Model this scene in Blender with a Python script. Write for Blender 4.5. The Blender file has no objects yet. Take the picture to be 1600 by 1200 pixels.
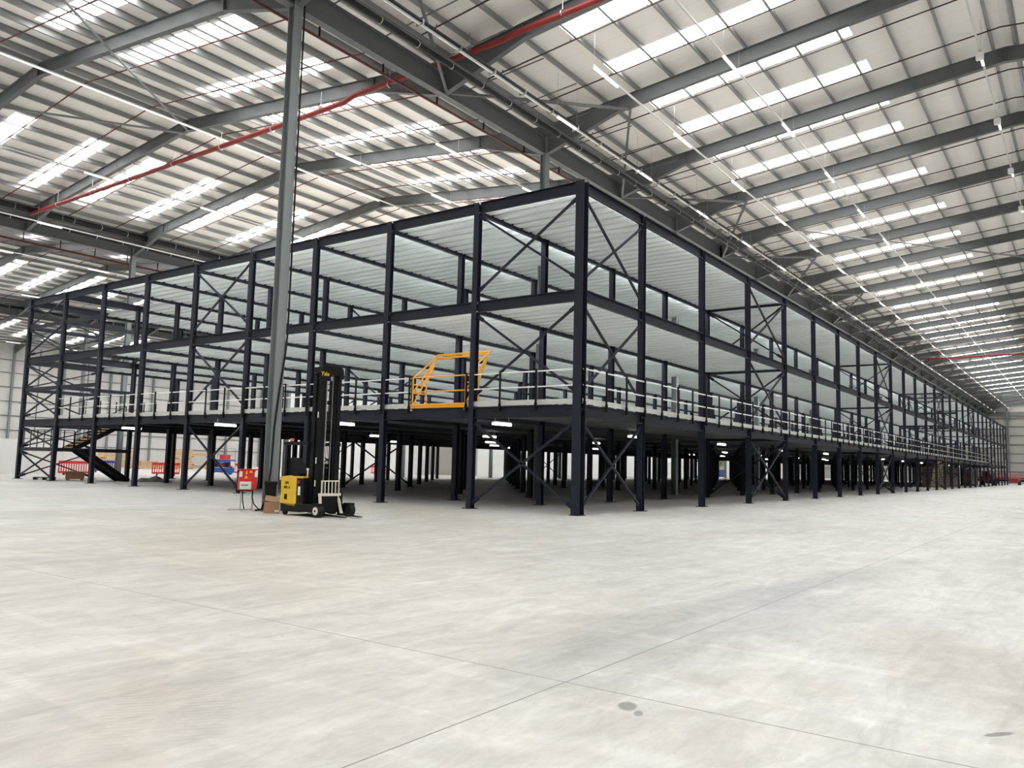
import bpy, math, random
from math import sin, cos, pi, radians, tan, atan2, sqrt
from mathutils import Vector, Matrix

random.seed(7)
scene = bpy.context.scene
COL = scene.collection

# ------------------------------------------------------------------ camera
F, YAW, PITCH, ROLL = 1255.591, 0.626334, 0.1000325, 0.02446715
CAMP = Vector((-21.27155, -12.81918, 1.495634))
cam = bpy.data.cameras.new('camera')
cam.sensor_width = 36.0
cam.lens = F / 1600.0 * 36.0
cam.clip_end = 1000.0
camo = bpy.data.objects.new('camera', cam)
COL.objects.link(camo)
_f0 = Vector((cos(YAW), sin(YAW), 0)); _r0 = Vector((sin(YAW), -cos(YAW), 0)); _z = Vector((0, 0, 1))
_w = _f0 * cos(PITCH) + _z * sin(PITCH); _u = _z * cos(PITCH) - _f0 * sin(PITCH)
_r = _r0 * cos(ROLL) + _u * sin(ROLL); _v = _u * cos(ROLL) - _r0 * sin(ROLL)
camo.matrix_world = Matrix(((_r.x, _v.x, -_w.x, CAMP.x), (_r.y, _v.y, -_w.y, CAMP.y), (_r.z, _v.z, -_w.z, CAMP.z), (0, 0, 0, 1)))
scene.camera = camo

# ------------------------------------------------------------------ light and exposure
SKYLIGHT = 9.0          # daylight through the translucent roof sheets
world = bpy.data.worlds.new('sky'); scene.world = world
world.use_nodes = True
bg = world.node_tree.nodes['Background']
bg.inputs[0].default_value = (0.85, 0.92, 1.0, 1); bg.inputs[1].default_value = 1.0
scene.view_settings.view_transform = 'Standard'
scene.view_settings.look = 'None'
scene.view_settings.gamma = 1.0
scene.view_settings.use_curve_mapping = False
scene.view_settings.exposure = 0.38
scene.cycles.max_bounces = 16
scene.cycles.diffuse_bounces = 12

# ------------------------------------------------------------------ materials
def mat(name, col, rough=0.5, metal=0.0, noise=0.0, nscale=4.0, spec=0.5, emit=0.0, stretch=None, col2=None):
    m = bpy.data.materials.new(name); m.use_nodes = True
    nt = m.node_tree; b = nt.nodes['Principled BSDF']
    b.inputs['Roughness'].default_value = rough
    b.inputs['Metallic'].default_value = metal
    b.inputs['Specular IOR Level'].default_value = spec
    c = (*col, 1)
    if noise or col2:
        tc = nt.nodes.new('ShaderNodeTexCoord'); no = nt.nodes.new('ShaderNodeTexNoise')
        no.inputs['Scale'].default_value = nscale; no.inputs['Detail'].default_value = 6
        mp = nt.nodes.new('ShaderNodeMapping')
        if stretch: mp.inputs['Scale'].default_value = stretch
        nt.links.new(tc.outputs['Object'], mp.inputs[0]); nt.links.new(mp.outputs[0], no.inputs['Vector'])
        rp = nt.nodes.new('ShaderNodeValToRGB')
        c2 = col2 if col2 else tuple(v * (1 - noise) for v in col)
        rp.color_ramp.elements[0].position = 0.35; rp.color_ramp.elements[1].position = 0.65
        rp.color_ramp.elements[0].color = (*c2, 1); rp.color_ramp.elements[1].color = c
        nt.links.new(no.outputs[0], rp.inputs[0]); nt.links.new(rp.outputs[0], b.inputs['Base Color'])
    else:
        b.inputs['Base Color'].default_value = c
    if emit:
        b.inputs['Emission Color'].default_value = c; b.inputs['Emission Strength'].default_value = emit
    return m

M = {
    'navy': mat('navy_steel', (0.012, 0.0145, 0.027), 0.5, noise=0.15, nscale=2, spec=0.3),
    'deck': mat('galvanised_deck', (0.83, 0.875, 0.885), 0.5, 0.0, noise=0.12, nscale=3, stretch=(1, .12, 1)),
    'deck_shade': mat('shaded_deck', (0.17, 0.173, 0.18), 0.5, 0.1, noise=0.15, nscale=3, stretch=(1, .12, 1)),  # darker copy of the deck steel, the lowest underside's shade painted in
    'board': mat('deck_board', (0.80, 0.78, 0.73), 0.7, noise=0.1),
    'grey': mat('grey_steel', (0.125, 0.135, 0.142), 0.5, noise=0.08, nscale=1.5),
    'colgrey': mat('grey_column', (0.22, 0.245, 0.255), 0.5, noise=0.06, nscale=1.5),
    'liner': mat('roof_liner', (0.80, 0.775, 0.735), 0.6),
    'purlin': mat('galvanised_purlin', (0.30, 0.31, 0.31), 0.5, 0.3, noise=0.12, nscale=2, stretch=(.15, 1, 1)),
    'red': mat('red_pipe', (0.23, 0.026, 0.022), 0.45, spec=.3),
    'darkred': mat('dark_red_pipe', (0.11, 0.022, 0.02), 0.45),
    'blackred': mat('blackish_red_pipe', (0.035, 0.016, 0.015), 0.5),
    'blackpipe': mat('black_pipe', (0.010, 0.011, 0.014), 0.45, spec=0.25),
    'white': mat('white_paint', (0.80, 0.80, 0.78), 0.45),
    'rail': mat('white_rail', (0.86, 0.86, 0.84), 0.4),
    'kick': mat('galvanised_kick', (0.60, 0.61, 0.58), 0.45, 0.2, noise=0.08),
    'black': mat('black_plastic', (0.006, 0.006, 0.008), 0.5, spec=.25),
    'tyre': mat('black_rubber', (0.010, 0.010, 0.011), 0.75, spec=.3),
    'truckblack': mat('truck_black', (0.0035, 0.0035, 0.005), 0.5, noise=0.1, spec=.18),
    'yellow': mat('truck_yellow', (0.72, 0.47, 0.012), 0.4, noise=0.06),
    'gate': mat('gate_yellow', (0.88, 0.42, 0.03), 0.4),
    'cream': mat('cream_paint', (0.70, 0.66, 0.55), 0.5),
    'orange': mat('orange_lens', (0.9, 0.22, 0.02), 0.3),
    'boxred': mat('box_red', (0.70, 0.015, 0.018), 0.35),
    'card': mat('cardboard', (0.40, 0.24, 0.14), 0.8, noise=0.12, nscale=6),
    'cardlight': mat('cardboard_flap', (0.52, 0.36, 0.24), 0.8, noise=0.1, nscale=6),
    'wood': mat('timber', (0.70, 0.48, 0.26), 0.7, noise=0.2, nscale=3, stretch=(.3, 3, 3)),
    'wooddark': mat('old_timber', (0.30, 0.16, 0.08), 0.75, noise=0.25, nscale=3),
    'tread': mat('stair_tread', (0.52, 0.40, 0.20), 0.7, noise=0.15, nscale=5),
    'brown': mat('brown_board', (0.10, 0.065, 0.045), 0.75, noise=0.2, nscale=2, stretch=(.3, .3, 4)),
    'barred': mat('barrier_red', (0.75, 0.04, 0.03), 0.4),
    'barblue': mat('barrier_blue', (0.02, 0.035, 0.22), 0.4),
    'blue': mat('lift_blue', (0.012, 0.09, 0.36), 0.4),
    'silver': mat('bare_steel', (0.55, 0.55, 0.53), 0.35, 0.7),
    'label': mat('white_label', (0.80, 0.80, 0.76), 0.5),
    'labelgreen': mat('label_print', (0.10, 0.25, 0.18), 0.6),
    'warn': mat('warning_yellow', (0.9, 0.55, 0.02), 0.5),
    'trunk': mat('trunking_paint', (0.62, 0.62, 0.60), 0.45),
    'leaf': mat('leaf_green', (0.10, 0.24, 0.05), 0.6, noise=.3),
    'wire': mat('thin_wire', (0.45, 0.45, 0.43), 0.4, 0.5),
    'redveh': mat('vehicle_red', (0.22, 0.018, 0.022), 0.4, noise=0.1),
    'pink': mat('pale_red_load', (0.36, 0.20, 0.18), 0.6, noise=0.2, nscale=2),
}
def emat(name, col, s):
    m = bpy.data.materials.new(name); m.use_nodes = True
    nt = m.node_tree; nt.nodes.clear()
    e = nt.nodes.new('ShaderNodeEmission'); o = nt.nodes.new('ShaderNodeOutputMaterial')
    e.inputs[0].default_value = (*col, 1); e.inputs[1].default_value = s
    nt.links.new(e.outputs[0], o.inputs[0]); return m
M['sky'] = emat('rooflight_daylight', (1.0, 0.985, 0.965), SKYLIGHT)
M['tube'] = emat('lamp_tube', (1.0, 0.97, 0.88), 5.0)
M['strip'] = emat('fill_strip', (0.96, 0.99, 1.0), 52.0)  # this and the next two: unseen fill light added under the upper decks
M['edge'] = emat('edge_fill_strip', (0.96, 0.99, 1.0), 16.0)
M['dim'] = emat('dim_fill_strip', (0.96, 0.99, 1.0), 5.5)
M['led'] = emat('led_strip', (1.0, 0.98, 0.94), 1.4)

def floor_material():
    m = bpy.data.materials.new('concrete_floor'); m.use_nodes = True
    nt = m.node_tree; b = nt.nodes['Principled BSDF']; N = nt.nodes.new; L = nt.links.new
    tc = N('ShaderNodeTexCoord')
    def noise(scale, detail, stretch=(1, 1, 1), rot=0.0, rough=.55, dist=0.0):
        mp = N('ShaderNodeMapping'); mp.inputs['Scale'].default_value = stretch; mp.inputs['Rotation'].default_value = (0, 0, rot)
        n = N('ShaderNodeTexNoise'); n.inputs['Scale'].default_value = scale; n.inputs['Detail'].default_value = detail
        n.inputs['Roughness'].default_value = rough; n.inputs['Distortion'].default_value = dist
        L(tc.outputs['Object'], mp.inputs[0]); L(mp.outputs[0], n.inputs['Vector']); return n.outputs[0]
    def ramp(src, a, b_, ca, cb):
        r = N('ShaderNodeValToRGB'); r.color_ramp.elements[0].position = a; r.color_ramp.elements[1].position = b_
        r.color_ramp.elements[0].color = (*ca, 1); r.color_ramp.elements[1].color = (*cb, 1)
        L(src, r.inputs[0]); return r.outputs[0]
    def mix(a, b_, fac, mode='MIX'):
        x = N('ShaderNodeMix'); x.data_type = 'RGBA'; x.blend_type = mode
        L(a, x.inputs[6]); L(b_, x.inputs[7])
        if isinstance(fac, float): x.inputs[0].default_value = fac
        else: L(fac, x.inputs[0])
        return x.outputs[2]
    base = ramp(noise(.16, 5, (1, 1.6, 1), .5, .6, .6), .36, .62, (.53, .525, .505), (.63, .628, .608))
    fine = ramp(noise(1.1, 9, (1, 2.4, 1), .35, .68, .8), .33, .66, (.80, .80, .795), (1.07, 1.07, 1.065))
    c = mix(base, fine, 1.0, 'MULTIPLY')
    streak = ramp(noise(.9, 7, (.25, 3.2, 1), -.28, .6, 1.2), .50, .74, (1, 1, 1), (.87, .87, .875))
    c = mix(c, streak, 1.0, 'MULTIPLY')
    swirl = ramp(noise(.7, 4, (2.2, .3, 1), .55, .5, 2.2), .56, .70, (1, 1, 1), (1.10, 1.10, 1.105))
    c = mix(c, swirl, 1.0, 'MULTIPLY')
    fine2 = ramp(noise(5.5, 8, (1, 2.0, 1), .5, .7, .6), .30, .70, (.88, .88, .88), (1.05, 1.05, 1.05))
    c = mix(c, fine2, 1.0, 'MULTIPLY')
    scuff = ramp(noise(2.2, 5, (.35, 4.0, 1), .9, .6, 1.5), .60, .72, (1, 1, 1), (1.10, 1.10, 1.10))
    c = mix(c, scuff, 1.0, 'MULTIPLY')
    spots = ramp(noise(.55, 3, (1, 1, 1), 0, .4), .68, .74, (1, 1, 1), (.85, .85, .86))
    c = mix(c, spots, 1.0, 'MULTIPLY')
    speck = ramp(noise(9, 3), .69, .74, (1, 1, 1), (.80, .80, .79))
    c = mix(c, speck, 1.0, 'MULTIPLY')
    wob = noise(1.6, 6, (1, 1, 1), .2, .65, .4)
    def stain_shade(cx, cy, rx, ry, rot, col, amt, soft=.5, edge=.9):
        nonlocal c
        mp = N('ShaderNodeMapping'); mp.vector_type = 'TEXTURE'
        mp.inputs['Location'].default_value = (cx, cy, 0); mp.inputs['Rotation'].default_value = (0, 0, rot); mp.inputs['Scale'].default_value = (rx, ry, 1000)
        ln = N('ShaderNodeVectorMath'); ln.operation = 'LENGTH'
        L(tc.outputs['Object'], mp.inputs[0]); L(mp.outputs[0], ln.inputs[0])
        ad = N('ShaderNodeMath'); ad.operation = 'MULTIPLY_ADD'; ad.inputs[1].default_value = edge * 2; L(wob, ad.inputs[0]); L(ln.outputs['Value'], ad.inputs[2])
        r = N('ShaderNodeMapRange'); r.inputs[1].default_value = 1 + edge - soft; r.inputs[2].default_value = 1 + edge + soft; r.inputs[3].default_value = amt; r.inputs[4].default_value = 0
        L(ad.outputs[0], r.inputs[0])
        k = N('ShaderNodeRGB'); k.outputs[0].default_value = (*col, 1)
        x = N('ShaderNodeMix'); x.data_type = 'RGBA'; x.blend_type = 'MULTIPLY'
        L(r.outputs[0], x.inputs[0]); L(c, x.inputs[6]); L(k.outputs[0], x.inputs[7]); c = x.outputs[2]
    stain_shade(-15.4, -9.45, 1.3, .45, .15, (.82, .83, .85), 1.0, .8)
    stain_shade(-13.2, -10.0, 1.8, .5, -.1, (.80, .81, .83), 1.0, .8)
    stain_shade(-10.2, -9.7, 2.6, .35, -.15, (.72, .73, .75), 1.0, .7)
    stain_shade(-14.1, -12.1, 1.5, .55, .5, (.87, .84, .80), 1.0, .7)
    stain_shade(-18.7, -8.3, 1.4, .5, .85, (.94, .91, .875), 1.0, .7)
    stain_shade(-12.5, -.4, 7.5, 2.6, 1.1, (.93, .885, .80), 1.0, .9)  # broad tan band: partly floor colour, partly the dimmer left side painted in
    stain_shade(-4, 2.5, 6.0, 1.2, 1.0, (.90, .87, .80), 1.0, .8)  # same tan tint near the platform, weaker light partly painted in
    stain_shade(-16.57, -10.38, .10, .06, .4, (.50, .50, .50), 1.0, .15, .4)
    stain_shade(-16.66, -10.50, .06, .03, .4, (.55, .55, .55), 1.0, .15, .4)
    stain_shade(-15.64, -12.31, .11, .03, -.6, (.45, .45, .44), 1.0, .15, .4)
    # faint tyre tread print
    for cx, cy, rot in ((-18.3, -7.8, .90), (-18.0, -8.1, .90)):
        mp = N('ShaderNodeMapping'); mp.vector_type = 'TEXTURE'; mp.inputs['Location'].default_value = (cx, cy, 0); mp.inputs['Rotation'].default_value = (0, 0, rot)
        L(tc.outputs['Object'], mp.inputs[0])
        wv = N('ShaderNodeTexWave'); wv.inputs['Scale'].default_value = 5.5; wv.inputs['Distortion'].default_value = 2.5; wv.inputs['Detail'].default_value = 3; L(mp.outputs[0], wv.inputs[0])
        sp = N('ShaderNodeSeparateXYZ'); L(mp.outputs[0], sp.inputs[0])
        ay = N('ShaderNodeMath'); ay.operation = 'ABSOLUTE'; L(sp.outputs[1], ay.inputs[0])
        ax = N('ShaderNodeMath'); ax.operation = 'ABSOLUTE'; L(sp.outputs[0], ax.inputs[0])
        ry = N('ShaderNodeMapRange'); ry.inputs[1].default_value = .10; ry.inputs[2].default_value = .16; ry.inputs[3].default_value = 1; ry.inputs[4].default_value = 0; L(ay.outputs[0], ry.inputs[0])
        rx_ = N('ShaderNodeMapRange'); rx_.inputs[1].default_value = .5; rx_.inputs[2].default_value = 1.6; rx_.inputs[3].default_value = .55; rx_.inputs[4].default_value = 0; L(ax.outputs[0], rx_.inputs[0])
        m1 = N('ShaderNodeMath'); m1.operation = 'MULTIPLY'; L(ry.outputs[0], m1.inputs[0]); L(rx_.outputs[0], m1.inputs[1])
        m2 = N('ShaderNodeMath'); m2.operation = 'MULTIPLY'; L(m1.outputs[0], m2.inputs[0]); L(wv.outputs[1], m2.inputs[1])
        k = N('ShaderNodeRGB'); k.outputs[0].default_value = (.80, .79, .77, 1)
        x = N('ShaderNodeMix'); x.data_type = 'RGBA'; x.blend_type = 'MULTIPLY'
        L(m2.outputs[0], x.inputs[0]); L(c, x.inputs[6]); L(k.outputs[0], x.inputs[7]); c = x.outputs[2]
    # saw-cut joints
    sep = N('ShaderNodeSeparateXYZ'); L(tc.outputs['Object'], sep.inputs[0])
    def joint(axis, off, per):
        a = N('ShaderNodeMath'); a.operation = 'ADD'; a.inputs[1].default_value = -off + per / 2 + per * 40; L(sep.outputs[axis], a.inputs[0])
        w = N('ShaderNodeMath'); w.operation = 'MODULO'; w.inputs[1].default_value = per; L(a.outputs[0], w.inputs[0])
        d = N('ShaderNodeMath'); d.operation = 'SUBTRACT'; d.inputs[1].default_value = per / 2; L(w.outputs[0], d.inputs[0])
        e = N('ShaderNodeMath'); e.operation = 'ABSOLUTE'; L(d.outputs[0], e.inputs[0])
        g = N('ShaderNodeMath'); g.operation = 'LESS_THAN'; g.inputs[1].default_value = .0065; L(e.outputs[0], g.inputs[0])
        return g.outputs[0]
    mx = N('ShaderNodeMath'); mx.operation = 'MAXIMUM'
    L(joint(0, -16.35, 13.94), mx.inputs[0]); L(joint(1, -9.78, 17.2), mx.inputs[1])
    dark = N('ShaderNodeRGB'); dark.outputs[0].default_value = (.22, .215, .205, 1)
    c = mix(c, dark.outputs[0], mx.outputs[0])
    L(c, b.inputs['Base Color'])
    rr = N('ShaderNodeMapRange'); rr.inputs[3].default_value = .38; rr.inputs[4].default_value = .62
    L(noise(.8, 5), rr.inputs[0]); L(rr.outputs[0], b.inputs['Roughness'])
    b.inputs['Specular IOR Level'].default_value = .35
    return m
M['floor'] = floor_material()

def clad_material(name, col, axis, per, dark=.78, w=.035):
    """sheet cladding with fine vertical joints every PER metres along AXIS"""
    m = bpy.data.materials.new(name); m.use_nodes = True
    nt = m.node_tree; b = nt.nodes['Principled BSDF']; N = nt.nodes.new; L = nt.links.new
    tc = N('ShaderNodeTexCoord'); sep = N('ShaderNodeSeparateXYZ'); L(tc.outputs['Object'], sep.inputs[0])
    a = N('ShaderNodeMath'); a.operation = 'ADD'; a.inputs[1].default_value = per * 200; L(sep.outputs[axis], a.inputs[0])
    w_ = N('ShaderNodeMath'); w_.operation = 'MODULO'; w_.inputs[1].default_value = per; L(a.outputs[0], w_.inputs[0])
    g = N('ShaderNodeMath'); g.operation = 'LESS_THAN'; g.inputs[1].default_value = w; L(w_.outputs[0], g.inputs[0])
    x = N('ShaderNodeMix'); x.data_type = 'RGBA'
    x.inputs[6].default_value = (*col, 1); x.inputs[7].default_value = (*(v * dark for v in col), 1)
    L(g.outputs[0], x.inputs[0]); L(x.outputs[2], b.inputs['Base Color']); b.inputs['Roughness'].default_value = .55
    return m
M['liner'] = clad_material('roof_liner_sheet', (.86, .835, .80), 0, 1.0, .86, .022)
M['wallx'] = clad_material('wall_sheet_grey', (.62, .615, .60), 0, 1.0, .9, .03)
M['wally'] = clad_material('wall_sheet_gable', (.37, .36, .335), 1, 1.0, .9, .03)
M['wallw'] = clad_material('wall_sheet_white', (.84, .84, .82), 0, .33, .84, .04)
M['girt'] = mat('wall_girt', (.15, .15, .148), .5, .2)

# ------------------------------------------------------------------ mesh helpers
class MB:
    def __init__(s): s.v = []; s.f = []; s.smooth = False
    def face(s, pts):
        n = len(s.v); s.v += [tuple(p) for p in pts]; s.f.append(tuple(range(n, n + len(pts)))); return s
    def hexa(s, P):
        n = len(s.v); s.v += [tuple(p) for p in P]
        for q in ((0, 3, 2, 1), (4, 5, 6, 7), (0, 1, 5, 4), (1, 2, 6, 5), (2, 3, 7, 6), (3, 0, 4, 7)): s.f.append(tuple(n + i for i in q))
        return s
    def box(s, x0, x1, y0, y1, z0, z1):
        return s.hexa(((x0, y0, z0), (x1, y0, z0), (x1, y1, z0), (x0, y1, z0), (x0, y0, z1), (x1, y0, z1), (x1, y1, z1), (x0, y1, z1)))
    def cbox(s, c, d): return s.box(c[0] - d[0] / 2, c[0] + d[0] / 2, c[1] - d[1] / 2, c[1] + d[1] / 2, c[2] - d[2] / 2, c[2] + d[2] / 2)
    def bar(s, p, q, w, h, up=(0, 0, 1)):
        p, q = Vector(p), Vector(q); d = (q - p).normalized(); up = Vector(up)
        if abs(d.dot(up)) > .98: up = Vector((1, 0, 0))
        a = d.cross(up).normalized() * (w / 2); b = a.cross(d).normalized() * (h / 2)
        return s.hexa((p - a - b, p + a - b, p + a + b, p - a + b, q - a - b, q + a - b, q + a + b, q - a + b))
    def tube(s, pts, r, n=8, caps=True):
        pts = [Vector(p) for p in pts]; base = len(s.v); m = len(pts)
        for i, p in enumerate(pts):
            d = (pts[min(i + 1, m - 1)] - pts[max(i - 1, 0)]).normalized()
            up = Vector((0, 0, 1)) if abs(d.z) < .95 else Vector((1, 0, 0))
            a = d.cross(up).normalized(); b = a.cross(d)
            for k in range(n):
                t = 2 * pi * (k + .5) / n; s.v.append(tuple(p + a * (r * cos(t)) + b * (r * sin(t))))
        for i in range(m - 1):
            for k in range(n):
                k2 = (k + 1) % n
                s.f.append((base + i * n + k, base + i * n + k2, base + (i + 1) * n + k2, base + (i + 1) * n + k))
        if caps:
            s.f.append(tuple(base + k for k in range(n))[::-1]); s.f.append(tuple(base + (m - 1) * n + k for k in range(n)))
        return s
    def prism(s, poly, a, b, plane='xz'):
        """polygon in PLANE swept along the third axis from a to b"""
        def P(u, v, w): return (u, w, v) if plane == 'xz' else ((w, u, v) if plane == 'yz' else (u, v, w))
        n = len(s.v); k = len(poly)
        s.v += [P(u, v, a) for u, v in poly] + [P(u, v, b) for u, v in poly]
        s.f.append(tuple(n + i for i in range(k))[::-1]); s.f.append(tuple(n + k + i for i in range(k)))
        for i in range(k):
            j = (i + 1) % k; s.f.append((n + i, n + j, n + k + j, n + k + i))
        return s
    def disc(s, c, r, w, axis='x', n=24, r0=0.0):
        ax = {'x': Vector((1, 0, 0)), 'y': Vector((0, 1, 0)), 'z': Vector((0, 0, 1))}[axis]
        c = Vector(c); return s.tube([c - ax * w / 2, c + ax * w / 2], r, n)
    def mesh(s, name, m):
        me = bpy.data.meshes.new(name); me.from_pydata(s.v, [], s.f); me.materials.append(m)
        import bmesh
        bm = bmesh.new(); bm.from_mesh(me); bmesh.ops.recalc_face_normals(bm, faces=bm.faces); bm.to_mesh(me); bm.free()
        return me
    def build(s, name, m, parent=None, loc=None):
        return link(name, s.mesh(name, m), parent, loc)

def link(name, me, parent=None, loc=None, rz=None):
    o = bpy.data.objects.new(name, me); COL.objects.link(o)
    if parent is not None: o.parent = parent
    if loc is not None: o.location = loc
    if rz is not None: o.rotation_euler = (0, 0, rz)
    return o
def bevel(o, w, seg=2):
    b = o.modifiers.new('bevel', 'BEVEL'); b.width = w; b.segments = seg; b.limit_method = 'ANGLE'; return o
def tag(o, label, cat, group=None, kind=None):
    o['label'] = label; o['category'] = cat
    if group: o['group'] = group
    if kind: o['kind'] = kind
    return o
def thing(name, label, cat, loc=(0, 0, 0), rz=0.0, group=None):
    o = bpy.data.objects.new(name, None); COL.objects.link(o); o.location = loc; o.rotation_euler = (0, 0, rz)
    o.empty_display_size = .2
    return tag(o, label, cat, group)
def struct(o): o['kind'] = 'structure'; return o
def copy_tree(o, parent=None):
    c = o.copy(); COL.objects.link(c); c.parent = parent
    for ch in list(o.children): copy_tree(ch, c)
    return c

# ------------------------------------------------------------------ building layout
BAY, X0 = 6.97, 0.69
FR = list(range(-13, 28))                     # portal frames
fx = lambda k: X0 + BAY * k
XB, XF = fx(-13), fx(27)                      # back wall, far gable
HS, TS = 17.2, tan(radians(6.0))
VAL = [6.6 + 34.4 * m for m in range(-2, 4)]  # valley lines
RID = [v + HS for v in VAL[:-1]]
YR, YL = VAL[0], VAL[-1]
ZR = 18.75; ZV = ZR - HS * TS

struct(MB().box(XB - .3, XF + .3, YR - .3, YL + .3, -.3, 0).build('floor', M['floor']))

# roof sheets with openings for the rooflights
half = []                                    # (ridge y, valley y)
for i, r in enumerate(RID): half += [(r, VAL[i]), (r, VAL[i + 1])]
SKY = {(RID[1], VAL[2]): (-5.95, 2.30, 5.08), (RID[2], VAL[2]): (11.35, 20.0, 5.5), (RID[2], VAL[3]): (29.5, 37.8, 5.5)}
zroof = lambda y, r: ZR - abs(y - r) * TS
nwin = 0
for r, v in half:
    ya, yb, off2 = SKY.get((r, v), (min(r + (v - r) * .27, r + (v - r) * .745), max(r + (v - r) * .27, r + (v - r) * .745), 5.3))
    mb = MB(); unseen = MB()
    lo, hi = min(r, v), max(r, v)
    def q(x0, x1, y0, y1):
        mb.face(((x0, y0, zroof(y0, r)), (x1, y0, zroof(y0, r)), (x1, y1, zroof(y1, r)), (x0, y1, zroof(y1, r))))
    q(XB, XF, lo, ya); q(XB, XF, yb, hi)
    x = XB
    for k in FR[:-1]:
        for off in (1.82, off2):
            c = fx(k) + off
            q(x, c - .5, ya, yb); x = c + .5
            P = [(c - .5, ya), (c + .5, ya), (c + .5, yb), (c - .5, yb)]
            H8 = [(px, py, zroof(py, r) + .002) for px, py in P] + [(px, py, zroof(py, r) + .05) for px, py in P]
            if k < -3 or max(ya, yb) < -20:      # behind or beside the camera
                unseen.hexa(H8)
            else:
                nwin += 1
                struct(MB().hexa(H8).build('window_%d' % nwin, M['sky']))
    q(x, XF, ya, yb)
    if unseen.v: nwin += 1; struct(unseen.build('window_%d' % nwin, M['sky']))
    o = struct(mb.build('ceiling', M['liner']))
    so = o.modifiers.new('thick', 'SOLIDIFY'); so.thickness = .05; so.offset = 0

# walls
def wall(name, pts, m, th=.15):
    """vertical wall along the plan line pts[0]-pts[1], following the roof on gables"""
    return struct(MB().box(*pts).build(name, m))
g = MB()                                     # far gable, saw-tooth top
prof = [(YR, 0)] + [p for i, r in enumerate(RID) for p in ((VAL[i], ZV), (r, ZR))] + [(VAL[-1], ZV), (YL, 0)]
g.prism(prof, XF + .12, XF + .3, 'yz'); struct(g.build('wall_far', M['wally']))
g = MB(); g.prism(prof, XB - .3, XB - .12, 'yz'); struct(g.build('wall_back', M['wally']))
struct(MB().box(XB, XF, YL + .1, YL + .3, 0, ZV).build('wall_left', M['wallx']))
struct(MB().box(XB, XF, YR - .3, YR - .1, 0, ZV).build('wall_right', M['wallx']))
# girts and posts on the two walls the camera sees
for z in (2.6, 4.6, 6.6, 8.6, 10.6, 12.6, 14.4):
    struct(MB().box(XB, XF, YL - .02, YL + .1, z - .05, z + .05).build('trim_left_girt', M['girt']))
    struct(MB().box(XF - .02, XF + .12, YR, 48, z - .11, z + .11).build('trim_far_girt', M['girt']))
post_l = MB().box(-.14, .14, -.28, 0, 0, ZV - .6).mesh('wall_post', M['colgrey'])
thin_l = MB().box(-.05, .05, -.10, 0, 0, ZV - .6).mesh('wall_mullion', M['girt'])
for k in range(0, 12):
    struct(link('wall_post', post_l, loc=(fx(k), YL - .02, 0)))
    struct(link('wall_mullion', thin_l, loc=(fx(k) + 3.5, YL - .02, 0)))
post_f = MB().box(-.3, 0, -.18, .18, 0, ZV + .2).mesh('gable_post', M['grey'])
for y in (-24, -17.2, -10.6, -4, 2.4, 6.6, 13, 20):
    struct(link('gable_post', post_f, loc=(XF, y, 0)))
struct(MB().box(XF - .25, XF + .1, YR, VAL[3], 15.0, 15.9).build('trim_far_beam', M['grey']))
# white internal partition wall behind the platform
PW = [(34.0, 57.0, 56.5), (57.0, XF, 48.8)]
struct(MB().box(34.0, 57.0, 57.0, 57.2, 0, 15.0).build('wall_partition', M['wallw']))
struct(MB().box(56.8, 57.0, 48.8, 57.2, 0, 15.0).build('wall_partition_return', M['wally']))
struct(MB().box(57.0, 132.5, 48.8, 49.0, 0, 15.0).box(132.5, 140, 48.8, 49.0, 5.0, 15.0).box(140, XF, 48.8, 49.0, 0, 15.0).build('wall_partition_long', M['wallw']))
struct(MB().box(132.4, 132.6, 48.7, 49.1, 0, 5.1).box(139.9, 140.1, 48.7, 49.1, 0, 5.1).box(132.4, 140.1, 48.7, 49.1, 4.95, 5.15).build('door_1_frame', M['girt']))

# portal rafters (I-section with haunches), one object per frame and span
def rafter_mesh():
    mb = MB()
    top = lambda y: ZR - .30 - abs(y) * TS
    for s in (-1, 1):
        yv = s * HS; yh = s * (HS - 3.7)
        sof = lambda y: top(y) - .6
        web = [(0, sof(0)), (0, top(0)), (yv, top(yv)), (yv, 15.3), (yh, sof(yh))]
        mb.prism(web, -.012, .012, 'yz')
        def fl(y0, z0, y1, z1, t): mb.hexa([(-.11, y0, z0), (.11, y0, z0), (.11, y1, z1), (-.11, y1, z1), (-.11, y0, z0 + t), (.11, y0, z0 + t), (.11, y1, z1 + t), (-.11, y1, z1 + t)])
        fl(0, top(0) - .02, yv, top(yv) - .02, .02)
        fl(0, sof(0), yh, sof(yh), .02); fl(yh, sof(yh), yv, 15.3, .02)
        for y in (yh, s * .14):
            mb.box(-.11, .11, min(y, y + .02), max(y, y + .02), sof(y), top(y) - .03)
    return mb.mesh('roof_rafter', M['grey'])
rm = rafter_mesh()
for k in FR[1:-1]:
    for r in RID:
        if k > -4 or r < 60: struct(link('roof_beam', rm, loc=(fx(k), r, 0)))

# purlins
def purlin_mesh(sgn):
    mb = MB(); L0, L1 = XB, XF
    mb.box(L0, L1, -.004, .004, -.26, 0); mb.box(L0, L1, 0, .08, -.008, 0) if sgn > 0 else mb.box(L0, L1, -.08, 0, -.008, 0)
    mb.box(L0, L1, -.09, 0, -.26, -.25) if sgn > 0 else mb.box(L0, L1, 0, .09, -.26, -.25)
    return mb.mesh('purlin', M['purlin'])
pm = {1: purlin_mesh(1), -1: purlin_mesh(-1)}
for r, v in half:
    s = 1 if v > r else -1
    for i in range(12):
        d = min(.4 + 1.53 * i, HS - .25)
        o = struct(link('roof_purlin', pm[s], loc=(0, r + s * d, ZR - d * TS - .035)))

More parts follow.
